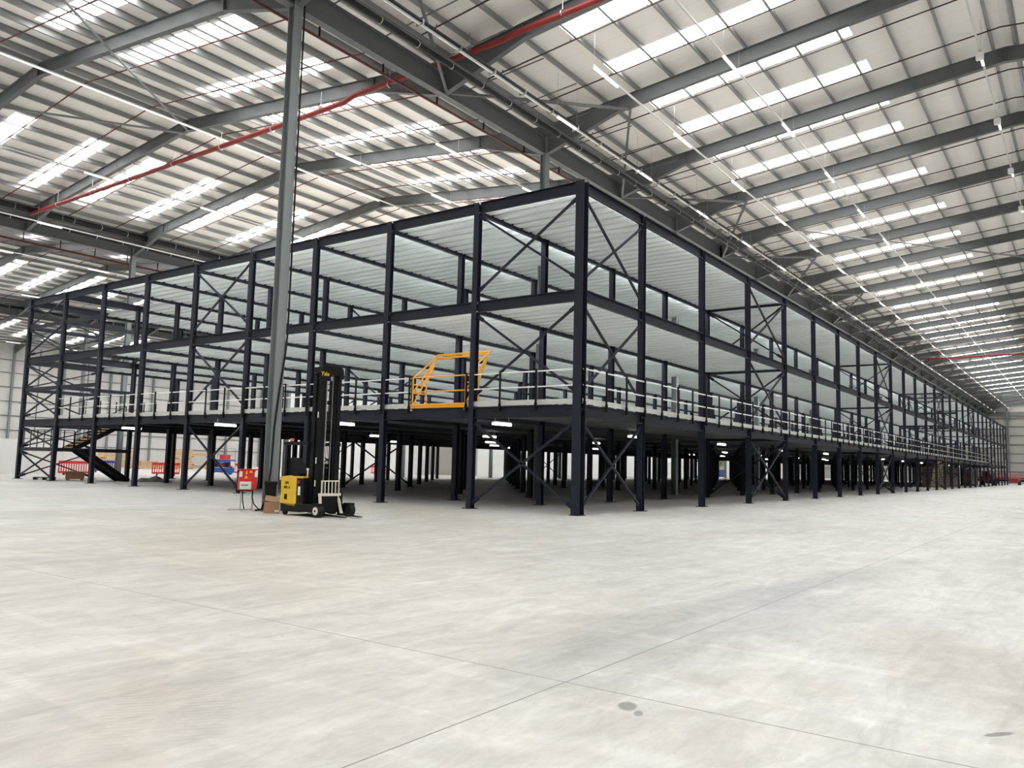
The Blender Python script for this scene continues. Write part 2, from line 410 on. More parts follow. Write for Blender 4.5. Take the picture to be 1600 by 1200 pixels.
# valley beams and roof columns
def ibeam(mb, x0, x1, z0, z1, w, y=0.0):
    mb.box(x0, x1, y - .012, y + .012, z0, z1); mb.box(x0, x1, y - w / 2, y + w / 2, z0, z0 + .03); mb.box(x0, x1, y - w / 2, y + w / 2, z1 - .03, z1)
    return mb
vb = MB(); ibeam(vb, -BAY + .17, BAY - .17, 15.3, 16.15, .3)
vb.box(-.012, .012, -.15, .15, 15.33, 16.12)
vbm = vb.mesh('valley_beam', M['grey'])
cm = MB()
cm.box(-.155, .155, -.15, -.125, 0, 16.15).box(-.155, .155, .125, .15, 0, 16.15).box(-.01, .01, -.126, .126, 0, 16.15)
cm.box(-.26, .26, -.26, .26, 0, .03)
colm = cm.mesh('roof_column', M['colgrey'])
for vy in VAL[1:-1]:
    for k in range(-4, 27, 2):
        struct(link('valley_beam', vbm, loc=(fx(k), vy, 0)))
    for k in range(-5, 27, 2):
        if vy > 50 and fx(k) > 33: continue
        o = link('roof_column', colm, loc=(fx(k), vy, 0))
        if vy < 10 and k == -1:
            tag(o, 'tall grey steel roof column rising from the floor beside the reach truck and red box', 'column')
        elif vy < 10 and k > 0:
            tag(o, 'grey steel roof column standing inside the dark steel platform', 'column', 'roof columns inside the platform')
        elif vy < 50:
            tag(o, 'grey steel roof column in the row along the back of the dark steel platform', 'column', 'roof columns behind the platform')
        else:
            tag(o, 'grey steel roof column out by the far white wall', 'column', 'roof columns by the far wall')

# plan bracing from column rafters to the neighbouring valley nodes, and roof bracing
for k in range(-1, 26, 2):
    for d in (-1, 1):
        a = (fx(k), 2.35, 16.42); b = (fx(k + d) - .13 * d, 6.35, 15.42)
        struct(MB().bar(a, b, .1, .1).build('trim_brace', M['grey']))
for (ka, ya, kb, yb_) in ((-1, 17.8, 0, 23.6), (-2, 11.7, -1, 17.8), (-1, 27.7, 0, 24.0), (-2, 31.5, -1, 27.7), (4, 1.8, 5, -1.9), (5, -2.1, 6, -6.1), (6, -6.1, 7, -10.2), (14, 1.8, 15, -4), (15, -4, 16, -10), (22, 1, 23, -4), (23, -4, 24, -10)):
    zz = lambda y: ZR - min(abs(y - r) for r in RID) * TS - .90
    struct(MB().tube([(fx(ka), ya, zz(ya)), (fx(kb), yb_, zz(yb_))], .055, 8).build('trim_roof_brace', M['colgrey']))

# ------------------------------------------------------------------ services under the roof
zsp = lambda y: ZR - min(abs(y - r) for r in RID) * TS - .36
ys = sorted([YR + .5, YL - .5] + RID + VAL[1:-1])
def sprink(x, ya, yb, label, group, m='darkred'):
    p = [(0, y, zsp(y)) for y in [ya] + [y for y in ys if ya < y < yb] + [yb]]
    mb = MB().tube(p, .03, 6)
    y = ya + 1.6
    while y < yb - .5:
        mb.cbox((0, y, zsp(y) + .05), (.03, .03, .09)); y += 3.1
    return tag(mb.build('sprinkler_pipe', M[m], loc=(x, 0, 0)), label, 'pipe', group)
for k in [k for k in FR if -3 <= k < 27]:
    for off in (.28, .72):
        sprink(fx(k) + BAY * off, -27.3, 6.0, 'thin blackish red sprinkler pipe under the roof slope with the long run of rooflights', 'sprinkler pipes under the right-hand roof', 'blackred')
        if k < 14:
            sprink(fx(k) + BAY * off, 7.2, 40.3, 'thin dark red sprinkler pipe crossing the gabled roof behind the tall grey column', 'sprinkler pipes under the middle roof')
            sprink(fx(k) + BAY * off, 41.8, 74.6, 'thin dark red sprinkler pipe crossing the distant roof beyond the dark steel platform', 'sprinkler pipes under the distant roof')
# big red sprinkler main
mp = thing('sprinkler_main', 'thick bright red sprinkler main running along a rafter under the roof', 'pipe', (.2, 0, 0))
mb = MB(); mb.tube([(0, 39.5, 16.05), (0, 27, 16.05), (0, 14.5, 16.1), (0, 11.6, 16.12), (0, 10.9, 16.28), (0, 7.6, 16.28), (0, 3.4, 16.36), (0, 2.8, 16.45), (0, -9, 16.9), (0, -26, 16.9)], .11, 12); mb.build('pipe', M['red'], mp)
for i, y in enumerate((36, 32, 28, 24, 20, 16.2, 13, 9, 5, 1, -3, -7)):
    z = 16.05 if y > 14 else 16.2 if y > 8 else 16.4 if y > 2 else 16.55
    MB().tube([(0, y - .02, z), (0, y + .02, z)], .135, 12).bar((0, y, z + .12), (0, y, z + .75), .02, .02).build('hanger', M['silver'], mp)
# far red main seen at the end of the building
mb = MB(); mb.tube([(fx(13) + .3, -26, 16.3), (fx(13) + .3, 5.5, 16.1)], .11, 10); tag(mb.build('sprinkler_main', M['red']), 'distant red sprinkler main crossing under the far rows of rooflights', 'pipe')
# red range pipe along the valley beam
rp = thing('range_pipe', 'red range pipe hung along the valley beam beside the tall grey column', 'pipe', (0, 7.75, 15.62))
MB().tube([(-26, 0, 0), (140, 0, 0)], .05, 8).build('pipe', M['darkred'], rp)
for k in range(24):
    x = -13.4 + 3.0 * k
    MB().bar((x, -.02, .04), (x, -.02, .42), .05, .05).bar((x, -.02, .40), (x, -.95, .40), .03, .03).build('hanger', M['blackpipe'], rp)
rp2 = thing('range_pipe', 'red range pipe hung along the far valley beam above the platform end', 'pipe', (0, 42.6, 15.05))
MB().tube([(-30, 0, 0), (40, 0, 0)], .075, 8).build('pipe', M['darkred'], rp2)
for k in range(18):
    x = -8 + 2.3 * k
    MB().bar((x, 0, .05), (x, 0, .75), .05, .05).build('hanger', M['blackpipe'], rp2)
# black siphonic rainwater pipes along the valleys
def rain(y, z, r, label, x0=-30, x1=186, hang=.5):
    t = thing('rainwater_pipe', label, 'pipe', (0, y, z))
    MB().tube([(x0, 0, 0), (x1, 0, 0)], r, 12).build('pipe', M['blackpipe'], t)
    MB().box(x0, x1, -.03, .03, r + .05, r + .11).build('support_rail', M['grey'], t)
    n = 0; x = max(x0, -14) + 1.0
    while x < min(x1, 110):
        MB().tube([(x - .015, 0, 0), (x + .015, 0, 0)], r + .014, 12).bar((x, 0, r), (x, 0, r + .08), .02, .02).build('bracket', M['silver'], t); x += 1.75; n += 1
    return t
rain(5.0, 15.42, .10, 'black rainwater pipe hung close beside the valley beam')
rain(39.4, 16.3, .17, 'fat black rainwater pipe along the far valley above the platform', -30, 60)
rain(39.9, 15.75, .11, 'thinner black rainwater pipe below the fat one on the far valley', -30, 60)
rain(74.2, 15.9, .16, 'most distant black rainwater pipe, seen behind the end of the platform', -30, 80)

# light trunking runs with battens
def trunking(y, z, x0, x1, label, step, first, blen=1.5, w=.06, white=True, lit='led', wires=True, upto=200):
    t = thing('lighting_trunking', label, 'light', (0, y, z))
    MB().box(x0, x1, -w / 2, w / 2, -.03, .03).build('trunking', M['trunk'] if white else M['blackpipe'], t)
    x = first; n = 0
    while x < min(x1 - 2, upto) and n < 60:
        MB().box(x, x + blen, -.045, .045, -.10, -.032).build('batten', M[lit], t)
        if wires and n < 16:
            for s in (0, blen): MB().tube([(x + s, 0, .03), (x + s, 0, zsp(y) + .3 - z)], .006, 4).build('hanger_wire', M['wire'], t)
        x += step; n += 1
    return t
trunking(-2.35, 16.7, -20, 186, 'white lighting trunking with bright battens under the right-hand rows of rooflights', 6.97, -1.0, 1.6)
trunking(1.5, 16.15, 3.1, 186, 'white lighting trunking with battens just below the lower ends of the rooflights', 6.97, 3.2, 1.8)
trunking(-10.0, 17.15, -20, 186, 'white lighting trunking along the ridge near the top right corner', 6.97, 5.2, .6)
trunking(22.1, 17.45, -14, 60, 'long white lighting trunking crossing under the ridge left of the tall column', 13.94, 11.0, 1.6, .08)
MB().box(-14, 12.5, -.04, .04, -.06, -.031).build('light_strip', M['led'], COL.objects['lighting_trunking.003'])
trunking(16.3, 16.3, 2.9, 60, 'white lighting trunking behind the tall column, halfway down the roof slope', 6.97, 4.0, 1.6)
trunking(11.2, 16.2, 3.4, 60, 'short lit lighting trunking under the rooflight nearest the valley beam', 6.97, 5.5, 1.6)
trunking(30.5, 16.6, -14, 60, 'white lighting trunking on the slope beyond the ridge', 6.97, -1.0, 1.6)
trunking(37.9, 15.3, -14, 60, 'bright white lighting trunking along the far valley pipes', 13.94, 0, 1.4)
trunking(50, 15.9, -10, 60, 'lighting trunking under the distant roof, nearer run beyond the far valley', 6.97, 2, 1.6)
trunking(66, 15.9, -6, 80, 'lighting trunking under the distant roof, run close to the last rainwater pipe', 6.97, 4, 1.6)
trunking(96, 15.2, 2, 100, 'lighting trunking in front of the far white wall', 6.97, 8, 1.6)
tt = trunking(4.0, 15.42, -24, 186, 'black cable tray with a white light strip under it, running along the valley', 6.97, 4.6, 1.5, .26, False)
MB().box(-24, 150, -.035, .035, -.10, -.032).build('light_strip', M['white'], tt)
x = -13
while x < 100:
    MB().box(x, x + .03, -.16, .16, -.14, .05).build('bracket', M['silver'], tt); x += 1.9
# cross rods between valley services and the roof
for i in range(44):
    x = -12 + 2.32 * i
    struct(MB().bar((x, 6.45, 16.0), (x, 2.9, 16.28), .035, .035).build('trim_rod', M['grey']))
# white emergency lamps hanging near the ridge
for i, (x, y) in enumerate(((11.5, -10.0), (18.2, -10.0), (25.2, -10.0), (32.2, -10.0))):
    o = thing('ridge_lamp', 'small white boxed lamp hanging from the ridge trunking', 'light', (x, y, 17.12), 0, 'white boxed lamps along the ridge')
    bevel(MB().box(-.10, .10, -.13, .13, -.38, -.10).build('housing', M['white'], o), .04)
    MB().tube([(0, 0, -.1), (0, 0, 0)], .04, 8).build('stem', M['silver'], o)

# ------------------------------------------------------------------ the three-storey platform
A, B0, E0 = 4.1904, 4.20336, 5.4339
NX, NY = 28, 9
gx = lambda k: 0 if k <= 0 else B0 + (k - 1) * E0
gy = lambda j: j * A
XE, YE = gx(NX), gy(NY)
LEV = (3.40, 7.02, 10.50)
mez = thing('mezzanine', 'huge dark steel three-storey platform with galvanised decks', 'mezzanine', (0, 0, 0))
def colmesh(w, t, name):
    m = MB(); h = w / 2
    m.box(-h, -h + t, -h, h, .02, 10.5).box(h - t, h, -h, h, .02, 10.5).box(-h + t - .001, h - t + .001, -.006, .006, .02, 10.5)
    return m.mesh(name, M['navy'])
cmesh = colmesh(.21, .014, 'column'); cbig = colmesh(.30, .02, 'column')
bpm = MB().box(-.22, .22, -.17, .17, 0, .022).mesh('base_plate', M['navy'])
pts = sorted(((Vector((gx(k), gy(j), 0)) - CAMP).length, k, j) for k in range(NX + 1) for j in range(NY + 1))
edge = [(d, k, j) for d, k, j in pts if k == 0 or j == 0]
first = edge + [p for p in pts if p not in edge]
rest = MB()
for n, (d, k, j) in enumerate(first):
    if n < 100:
        o = link('column', cbig if (k == 0 and j == 0) else cmesh, mez, (gx(k), gy(j), 0))
        link('base_plate', bpm, o)
    else:
        x, y, h = gx(k), gy(j), .105
        rest.box(x - h, x - h + .014, y - h, y + h, 0, 10.5).box(x + h - .014, x + h, y - h, y + h, 0, 10.5).box(x - h, x + h, y - .006, y + .006, 0, 10.5)
o = rest.build('inner_columns', M['navy'], mez); o['kind'] = 'stuff'

# corrugated decks: deep ribs running along Y, openings for the two stair wells
def deck_patch(mb, bd, x0, x1, y0, y1, T):
    per = .60; n = max(1, round((x1 - x0) / per)); p = (x1 - x0) / n
    prof = []
    for i in range(n):
        x = x0 + i * p
        f = p / per
        prof += [(x, T - .05), (x + .27 * f, T - .05), (x + .225 * f, T - .245)]
        for gq in (.31, .47): prof += [(x + gq * f, T - .245), (x + (gq + .012) * f, T - .225), (x + (gq + .034) * f, T - .225), (x + (gq + .046) * f, T - .245)]
        if i < n - 1: prof += [(x + .635 * f, T - .245)]
    prof.append((x1, T - .05))
    for (xa, za), (xb, zb) in zip(prof, prof[1:]):
        mb.face(((xa, y0, za), (xb, y0, zb), (xb, y1, zb), (xa, y1, za)))
    bd.box(x0, x1, y0, y1, T - .045, T)
SX0, SX1 = gx(14), gx(16)
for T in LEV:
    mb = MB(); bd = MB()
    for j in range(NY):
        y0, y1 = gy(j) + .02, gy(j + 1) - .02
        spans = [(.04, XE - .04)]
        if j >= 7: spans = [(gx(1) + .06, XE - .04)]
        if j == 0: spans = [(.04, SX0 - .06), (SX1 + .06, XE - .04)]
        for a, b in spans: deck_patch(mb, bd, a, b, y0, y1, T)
    mb.build('deck', M['deck_shade'] if T < 4 else M['deck'], mez); bd.build('deck_boards', M['board'], mez)
# main beams along X (one per row and level), edge beams on the left face, far end beams
def xbeam(x0, x1, y, T, name='beam'):
    mb = MB(); z0, z1 = T - .39, T - .03
    mb.box(x0, x1, y - .005, y + .005, z0, z1).box(x0, x1, y - .07, y + .07, z0, z0 + .014).box(x0, x1, y - .07, y + .07, z1 - .014, z1)
    return mb.build(name, M['navy'], mez)
def xedge(x0, x1, y, T):
    mb = MB(); s = -1
    mb.box(x0, x1, y - .005, y + .005, T - .38, T).box(x0, x1, y - .10, y, T - .38, T - .36).box(x0, x1, y - .10, y, T - .02, T).box(x0, x1, y - .10, y - .092, T - .36, T - .34)
    return mb.build('edge_beam', M['navy'], mez)
def yedge(y0, y1, x, T):
    mb = MB(); mb.box(x - .005, x + .005, y0, y1, T - .38, T).box(x - .08, x, y0, y1, T - .38, T - .366).box(x - .08, x, y0, y1, T - .014, T)
    return mb.build('edge_beam', M['navy'], mez)
for T in LEV:
    for k in range(0, NX): xedge(gx(k) + .11, gx(k + 1) - .11, 0, T)
    for j in range(1, NY + 1): xbeam(0, XE, gy(j), T)
    for j in range(NY): yedge(gy(j) + .11, gy(j + 1) - .11, 0, T)
    for j in range(NY): yedge(gy(j) + .11, gy(j + 1) - .11, XE, T)
    for k in (4, 9, 14, 15, 16, 19, 24):
        mb = MB(); x = gx(k); mb.box(x - .06, x + .06, .1, A - .1, T - .37, T - .25); mb.build('cross_beam', M['navy'], mez)
for T in (1.72, 5.15, 8.80):                 # half-landing beams in the stair bay
    for (p, q_) in (((0, gy(7), T), (0, gy(9), T)), ((0, gy(8), T), (gx(1), gy(8), T)), ((0, gy(9), T), (gx(1), gy(9), T))):
        if T > 2 or p[1] != gy(7): MB().bar(p, q_, .1, .2).build('landing_beam', M['navy'], mez)
    MB().bar((0, gy(8), T), (0, gy(9), T), .1, .2).build('landing_beam', M['navy'], mez) if T < 2 else None
    MB().bar((SX1, 0, T), (SX1, A, T), .1, .2).build('landing_beam', M['navy'], mez)
# cross bracing
def brace(p, q_, r=.035):
    p, q_ = Vector(p), Vector(q_); d = (q_ - p).normalized()
    mb = MB().bar(p + d * .2, q_ - d * .2, .07, .07).bar(p + d * .1, p + d * .45, .012, .14).bar(q_ - d * .45, q_ - d * .1, .012, .14)
    mb.build('brace', M['navy'], mez)
def xb(p0, p1, z0, z1):
    brace((*p0, z0), (*p1, z1)); brace((*p0, z1), (*p1, z0))
FL = ((.12, 2.95), (3.75, 6.6), (7.3, 10.1))
for z0, z1 in FL:
    for j in (0, 4): xb((-.02, gy(j)), (-.02, gy(j + 1)), z0, z1)
    for k in (0, 3, 8, 13, 18, 23, 27): xb((gx(k), -.02), (gx(k + 1), -.02), z0, z1)
    for k in (4, 9, 14, 19, 24): xb((gx(k), 0), (gx(k), A), z0, z1)
    for (k, j) in ((4, 9), (10, 9), (2, 5), (9, 4)): xb((gx(k), gy(j)), (gx(k + 1), gy(j)), z0, z1)
for z0, z1 in ((.12, 1.6), (1.85, 2.95), (3.6, 5.05), (5.25, 6.6), (7.2, 8.7), (8.9, 10.1)):
    xb((-.02, gy(8)), (-.02, gy(9)), z0, z1); xb((0, gy(9)), (gx(1), gy(9)), z0, z1)
xb((SX0, A), (gx(15), A), 7.2, 10.1); xb((gx(15), A), (SX1, A), 7.2, 10.1); xb((gx(15), A), (SX1, A), 3.7, 6.6)

# ------------------------------------------------------------------ guardrails on the first deck
def guardrail(p, q_, out, label, step=1.37):
    p, q_, out = Vector(p), Vector(q_), Vector(out); d = (q_ - p); Ln = d.length; d.normalize()
    t = thing('guardrail', label, 'guardrail', p)
    Z = LEV[0]
    for z, nm in ((1.10, 'top_rail'), (.60, 'mid_rail')):
        o = MB().tube([out * .045 + Vector((0, 0, z)), d * Ln + out * .045 + Vector((0, 0, z))], .024, 8).build(nm, M['rail'], t); o['label'] = 'white tubular rail'
    w = MB()
    a = out * .02; b = d * Ln
    w.hexa([a + Vector((0, 0, .02)), a + b + Vector((0, 0, .02)), a + b + out * .01 + Vector((0, 0, .02)), a + out * .01 + Vector((0, 0, .02)), a + Vector((0, 0, .19)), a + b + Vector((0, 0, .19)), a + b + out * .01 + Vector((0, 0, .19)), a + out * .01 + Vector((0, 0, .19))])
    w.build('kick_plate', M['kick'], t)
    n = max(1, round(Ln / step))
    pm_ = MB(); pm_.bar(out * .10 + Vector((0, 0, -.16)), out * .10 + Vector((0, 0, 1.17)), .05, .05, d).cbox(out * .10 + Vector((0, 0, -.04)), (.07, .07, .26))
    pm_.bar(out * .10 + Vector((0, 0, -.16)) - d * .30, out * .10 + Vector((0, 0, -.16)) + d * .03, .03, .03)
    me = pm_.mesh('post', M['truckblack'])
    few = MB()
    for i in range(n + 1):
        c = d * (Ln * i / n)
        if i < 99: link('post', me, t, c)
        else: few.v += [tuple(Vector(v) + c) for v in pm_.v]; few.f += [tuple(x + len(few.v) - len(pm_.v) for x in f) for f in pm_.f]
    if few.v: few.build('posts', M['truckblack'], t)['kind'] = 'stuff'
    return t
Z1 = LEV[0]
guardrail((0, 33.3, Z1), (0, 7.05, Z1), (-1, 0, 0), 'long white-railed guardrail on the first deck from the stairs to the yellow gate')
guardrail((0, 4.42, Z1), (0, .12, Z1), (-1, 0, 0), 'short white-railed guardrail between the yellow gate and the corner column')
guardrail((.0, -.1, Z1), (gx(22), -.1, Z1), (0, -1, 0), 'very long white-railed guardrail along the face running away to the right')
guardrail((1.3, 33.4, Z1), (4.1, 33.4, Z1), (0, -1, 0), 'white-railed guardrail beside the stair head at the platform end', 1.0)
guardrail((4.2, 29.5, Z1), (4.2, 33.2, Z1), (-1, 0, 0), 'white-railed guardrail on the inner side of the stair well', 1.2)

# ------------------------------------------------------------------ yellow pallet gate
pg = thing('pallet_gate', 'yellow tilting pallet gate on the first deck edge', 'gate', (0, 4.5, Z1))
GL = 2.5
def side(y):
    mb = MB(); t = .028
    def tb(*p): mb.tube([(x, y, z) for x, z in p], t, 8)
    tb((0, 0), (0, 1.12)); tb((0, 1.12), (1.32, 2.1)); tb((.72, .05), (.72, .98)); tb((0, .58), (1.28, 2.02)); tb((.02, .1), (1.22, 1.98))
    tb((0, .58), (.72, .58)); tb((0, .88), (.72, .88)); tb((.72, .98), (1.22, 1.98))
    mb.prism([(.62, 1.02), (.92, 1.62), (1.22, 1.98), (1.10, 1.6), (.74, .98)], y - .012, y + .012, 'xz')
    return mb
for y in (.03, GL - .03): side(y).build('side_frame', M['gate'], pg)
MB().box(-.04, .04, 0, GL, .0, .17).box(-.07, -.04, 0, GL, .02, .06).box(-.07, -.04, 0, GL, .11, .15).build('bottom_bar', M['gate'], pg)
MB().tube([(1.32, 0, 2.1), (1.32, GL, 2.1)], .045, 10).tube([(1.22, 0, 1.98), (1.22, GL, 1.98)], .035, 10).build('top_bar', M['gate'], pg)
MB().tube([(0, 0, 1.12), (0, GL, 1.12)], .024, 8).build('upper_rail', M['gate'], pg)
MB().tube([(0, 0, .6), (0, GL, .6)], .024, 8).build('lower_rail', M['gate'], pg)
for y in (0, GL): MB().box(-.05, .05, y - .05, y + .05, -.08, .08).build('foot', M['cream'], pg)

# ------------------------------------------------------------------ stairs
def flight(p, d, side_, w, n, rise, run, t, treadm):
    """open-riser flight rising from p along d"""
    p, d, sd = Vector(p), Vector(d), Vector(side_)
    top = p + d * (run * n) + Vector((0, 0, rise * n))
    for i in range(n):
        c = p + d * (run * (i + .5)) + Vector((0, 0, rise * (i + 1)))
        a = c - sd * (w / 2); b = c + sd * (w / 2)
        MB().bar(a, b, .25, .04).bar(a - d * .115 - Vector((0, 0, .03)), b - d * .115 - Vector((0, 0, .03)), .03, .07).build('tread', treadm, t)
    for s in (-1, 1):
        o = sd * (s * (w / 2 + .03))
        MB().bar(p + o + Vector((0, 0, .02)), top + o, .05, .26).build('stringer', M['truckblack'], t)
def railrun(p, q_, t, n, m, h=1.1):
    p, q_ = Vector(p), Vector(q_); up = Vector((0, 0, 1))
    MB().tube([p + up * h, q_ + up * h], .022, 8).build('handrail', m, t)
    MB().tube([p + up * h * .55, q_ + up * h * .55], .018, 8).build('mid_rail', m, t)
    for i in range(n + 1):
        c = p.lerp(q_, i / n); MB().bar(c, c + up * h, .04, .04).build('post', M['truckblack'], t)
st = thing('staircase', 'dark two-flight staircase with tan treads under the left end of the platform', 'stairs', (0, 0, 0))
flight((3.45, 32.5, 0), (-1, 0, 0), (0, 1, 0), 1.1, 10, .17, .262, st, M['truckblack'])
MB().bar((3.5, 32.5, -.0), (.9, 32.5, 1.66), 1.1, .03).build('soffit', M['truckblack'], st)
flight((1.25, 34.6, 1.72), (1, 0, 0), (0, 1, 0), 1.1, 10, .168, .295, st, M['tread'])
MB().box(.1, 1.22, 31.9, 37.5, 1.62, 1.70).build('landing', M['truckblack'], st)
railrun((.1, 33.4, 1.7), (.1, 37.5, 1.7), st, 5, M['truckblack'], 1.1)
railrun((.1, 33.9, 1.7), (1.2, 33.9, 1.7), st, 2, M['truckblack'], 1.1)
railrun((1.3, 34.0, 1.72), (4.15, 34.0, 3.4), st, 4, M['truckblack'], 1.0)
st2 = thing('staircase', 'tan-treaded staircase under the long right-hand face of the platform', 'stairs', (0, 0, 0))
flight((76.2, .95, 0), (1, 0, 0), (0, 1, 0), 1.3, 18, .187, .25, st2, M['tread'])
railrun((76.2, .25, .05), (80.6, .25, 3.4), st2, 6, M['truckblack'], 1.0)
railrun((76.2, 1.65, .05), (80.6, 1.65, 3.4), st2, 6, M['truckblack'], 1.0)

# ------------------------------------------------------------------ lamps under the first deck
ll = [(-.3, 17.6), (.0, 10.5), (1.3, 3.9), (10.6, 19.4), (11.6, 12.3), (11.7, 4.1), (20.1, 18.7), (20.5, 11.2), (21.7, 3.85), (27, 23.6), (34, 4.3), (42.2, 3.6), (41.8, 11.4), (52.6, 11.8), (58.7, 18.1), (64, 3.85), (63.6, 12), (69.5, 10.9), (74.4, 3.9), (1.2, 27.9), (86, 3.9), (97, 3.9), (108, 3.9), (119, 3.9), (34, 19), (34, 27), (20, 27), (53, 19), (53, 27), (75, 12), (75, 19)]
lamp0 = None
for x, y in ll:
    if lamp0 is None:
        o = thing('batten_lamp', '', 'light', (0, 0, 0))
        MB().box(-.5, .5, -.06, .06, -.10, -.02).build('diffuser', M['tube'], o)
        MB().box(-.52, .52, -.04, .04, -.022, .03).build('housing', M['white'], o)
        for s in (-.4, .4): MB().bar((s, 0, .03), (s, 0, .20), .02, .02).build('hanger', M['wire'], o)
        lamp0 = o
    else: o = copy_tree(lamp0)
    o.location = (x, y, 2.95)
    tag(o, 'lit batten lamp hung under the dark underside of the lowest deck', 'light', 'batten lamps under the lowest deck')
# a few labels that single out the nearest lamps
named = {(1.3, 3.9): 'lit batten lamp under the lowest deck nearest the platform corner, right of the yellow gate', (.0, 10.5): 'lit batten lamp under the deck edge just behind the reach truck mast', (-.3, 17.6): 'lit batten lamp under the deck edge left of the tall grey column', (1.2, 27.9): 'lit batten lamp under the deck by the upper stair flight'}
for o in list(COL.objects):
    if o.name.startswith('batten_lamp'):
        for k_, v_ in named.items():
            if abs(o.location.x - k_[0]) < .01 and abs(o.location.y - k_[1]) < .01:
                o['label'] = v_
                del o['group']
# added fill strips hidden behind the upper deck beams to brighten the undersides
for T in LEV[1:]:
    for j in range(0, NY):
        o = thing('light_strip', 'added fill light strip hidden behind a beam under the ' + ('top' if T > 9 else 'middle') + ' deck', 'light', (0, gy(j) + (.078 if j else .03), T - .345), 0, 'added fill light strips under the %s deck' % ('top' if T > 9 else 'middle'))
        for k in range(0 if j < 7 else 1, NX):
            MB().box(gx(k) + .3, gx(k + 1) - .3, 0, .03, 0, .03).build('tube', M['strip'] if j else M['dim'], o)
        MB().box(gx(0 if j < 7 else 1) + .2, XE - .2, -.008, 0, -.005, .035).build('carrier', M['white'], o)
    o = thing('light_strip', 'added fill light strip hidden inside the left edge beam of the ' + ('top' if T > 9 else 'middle') + ' deck', 'light', (.03, 0, T - .345))
    for j in range(7): MB().box(0, .03, gy(j) + .25, gy(j + 1) - .25, 0, .03).build('tube', M['edge'], o)
    MB().box(-.008, 0, .2, gy(7) - .2, -.005, .035).build('carrier', M['white'], o)
# ------------------------------------------------------------------ text helper
def text(s, size, m, parent, loc, rot, name='lettering', ext=.002, align='CENTER'):
    c = bpy.data.curves.new(name, 'FONT'); c.body = s; c.size = size; c.extrude = ext; c.align_x = align; c.align_y = 'CENTER'
    c.offset = size * .012
    c.materials.append(m)
    tmp = bpy.data.objects.new(name, c); COL.objects.link(tmp)
    me = bpy.data.meshes.new_from_object(tmp.evaluated_get(bpy.context.evaluated_depsgraph_get()))
    bpy.data.objects.remove(tmp); bpy.data.curves.remove(c)
    if not me.materials: me.materials.append(m)
    o = link(name, me, parent, loc); o.rotation_euler = rot
    return o

# ------------------------------------------------------------------ reach truck
tr = thing('reach_truck', 'yellow and black reach truck with tall mast parked in front of the platform', 'forklift', (-6.5, 4.2, 0), radians(-3))
# local frame: +y is the rear (battery cover), -y the forks; camera sees -x and -y
TW = .60
bevel(MB().box(-TW, TW, .05, .92, .10, .34).build('chassis', M['truckblack'], tr), .03)
for sx in (-1, 1):
    x = sx * .52
    lg = bevel(MB().box(x - .09, x + .09, -.55, .06, .13, .33).build('outrigger_leg', M['truckblack'], tr), .02)
    wh = MB().disc((x, -.62, .17), .17, .16, 'x', 28).build('load_wheel', M['tyre'], lg)
    MB().disc((x + .06 * sx, -.62, .17), .105, .06, 'x', 24).build('wheel_hub', M['cream'], wh)
    MB().disc((x + .082 * sx, -.62, .17), .03, .03, 'x', 12).build('axle_cap', M['truckblack'], wh)
    MB().box(x - .10, x + .10, -.72, -.50, .30, .36).build('mudguard', M['truckblack'], lg)
    MB().disc((x, .78, .08), .08, .07, 'x', 18).build('drive_wheel', M['tyre'], tr)
# yellow body panel on the -x side wrapping the rear
yb = MB(); yb.prism([(.90, .30), (.93, 1.02), (.62, 1.06), (.30, 1.03), (.24, .98), (.24, .24), (.50, .24)], -TW, -TW + .10, 'yz'); bevel(yb.build('side_cover', M['yellow'], tr), .02)
cov = MB(); cov.prism([(.905, .30), (.935, 1.02), (.62, 1.065), (.30, 1.03), (.30, .30)], -TW + .08, TW - .02, 'yz'); bevel(cov.build('rear_cover', M['yellow'], tr), .025)
MB().box(-TW + .02, TW - .06, -.06, .32, .33, 1.0).build('battery_box', M['truckblack'], tr)
MB().box(-TW + .01, -TW + .02, .08, .17, .55, .78).build('side_label', M['label'], tr)
MB().box(-TW + .0, -TW + .012, .12, .16, .86, .94).build('warning_label', M['barred'], tr)
MB().box(-TW + .04, TW - .1, .0, .4, 1.0, 1.05).build('top_trim', M['yellow'], tr)
text('10H', .11, M['truckblack'], tr, (-TW - .004, .66, .86), (pi / 2, 0, -pi / 2), 'side_lettering')
text('MR16', .11, M['truckblack'], tr, (-TW - .004, .64, .74), (pi / 2, 0, -pi / 2), 'side_lettering')
MB().box(-TW - .005, -TW, .62, .74, .42, .56).build('data_plate', M['truckblack'], tr)
# operator station
seat = MB(); seat.prism([(.88, 1.02), (.90, 1.50), (.82, 1.55), (.60, 1.34), (.30, 1.12), (.28, 1.02)], -.50, -.05, 'yz'); bevel(seat.build('seat_back', M['truckblack'], tr), .03)
MB().box(-.53, -.5, .78, .88, 1.16, 1.34).build('yellow_decal', M['yellow'], tr)
con = MB(); con.prism([(.0, .98), (.0, 1.26), (.12, 1.30), (.34, 1.10), (.34, .98)], -.3, .45, 'yz'); bevel(con.build('console', M['truckblack'], tr), .02)
MB().tube([(-.12, .16, 1.2), (-.12, .14, 1.36)], .02, 8).disc((-.12, .14, 1.38), .09, .025, 'z', 20).build('steering_wheel', M['black'], tr)
MB().tube([(-.35, .10, 1.02), (-.35, .09, 1.22)], .025, 8).disc((-.35, .09, 1.24), .045, .05, 'z', 14).build('control_lever', M['label'], tr)
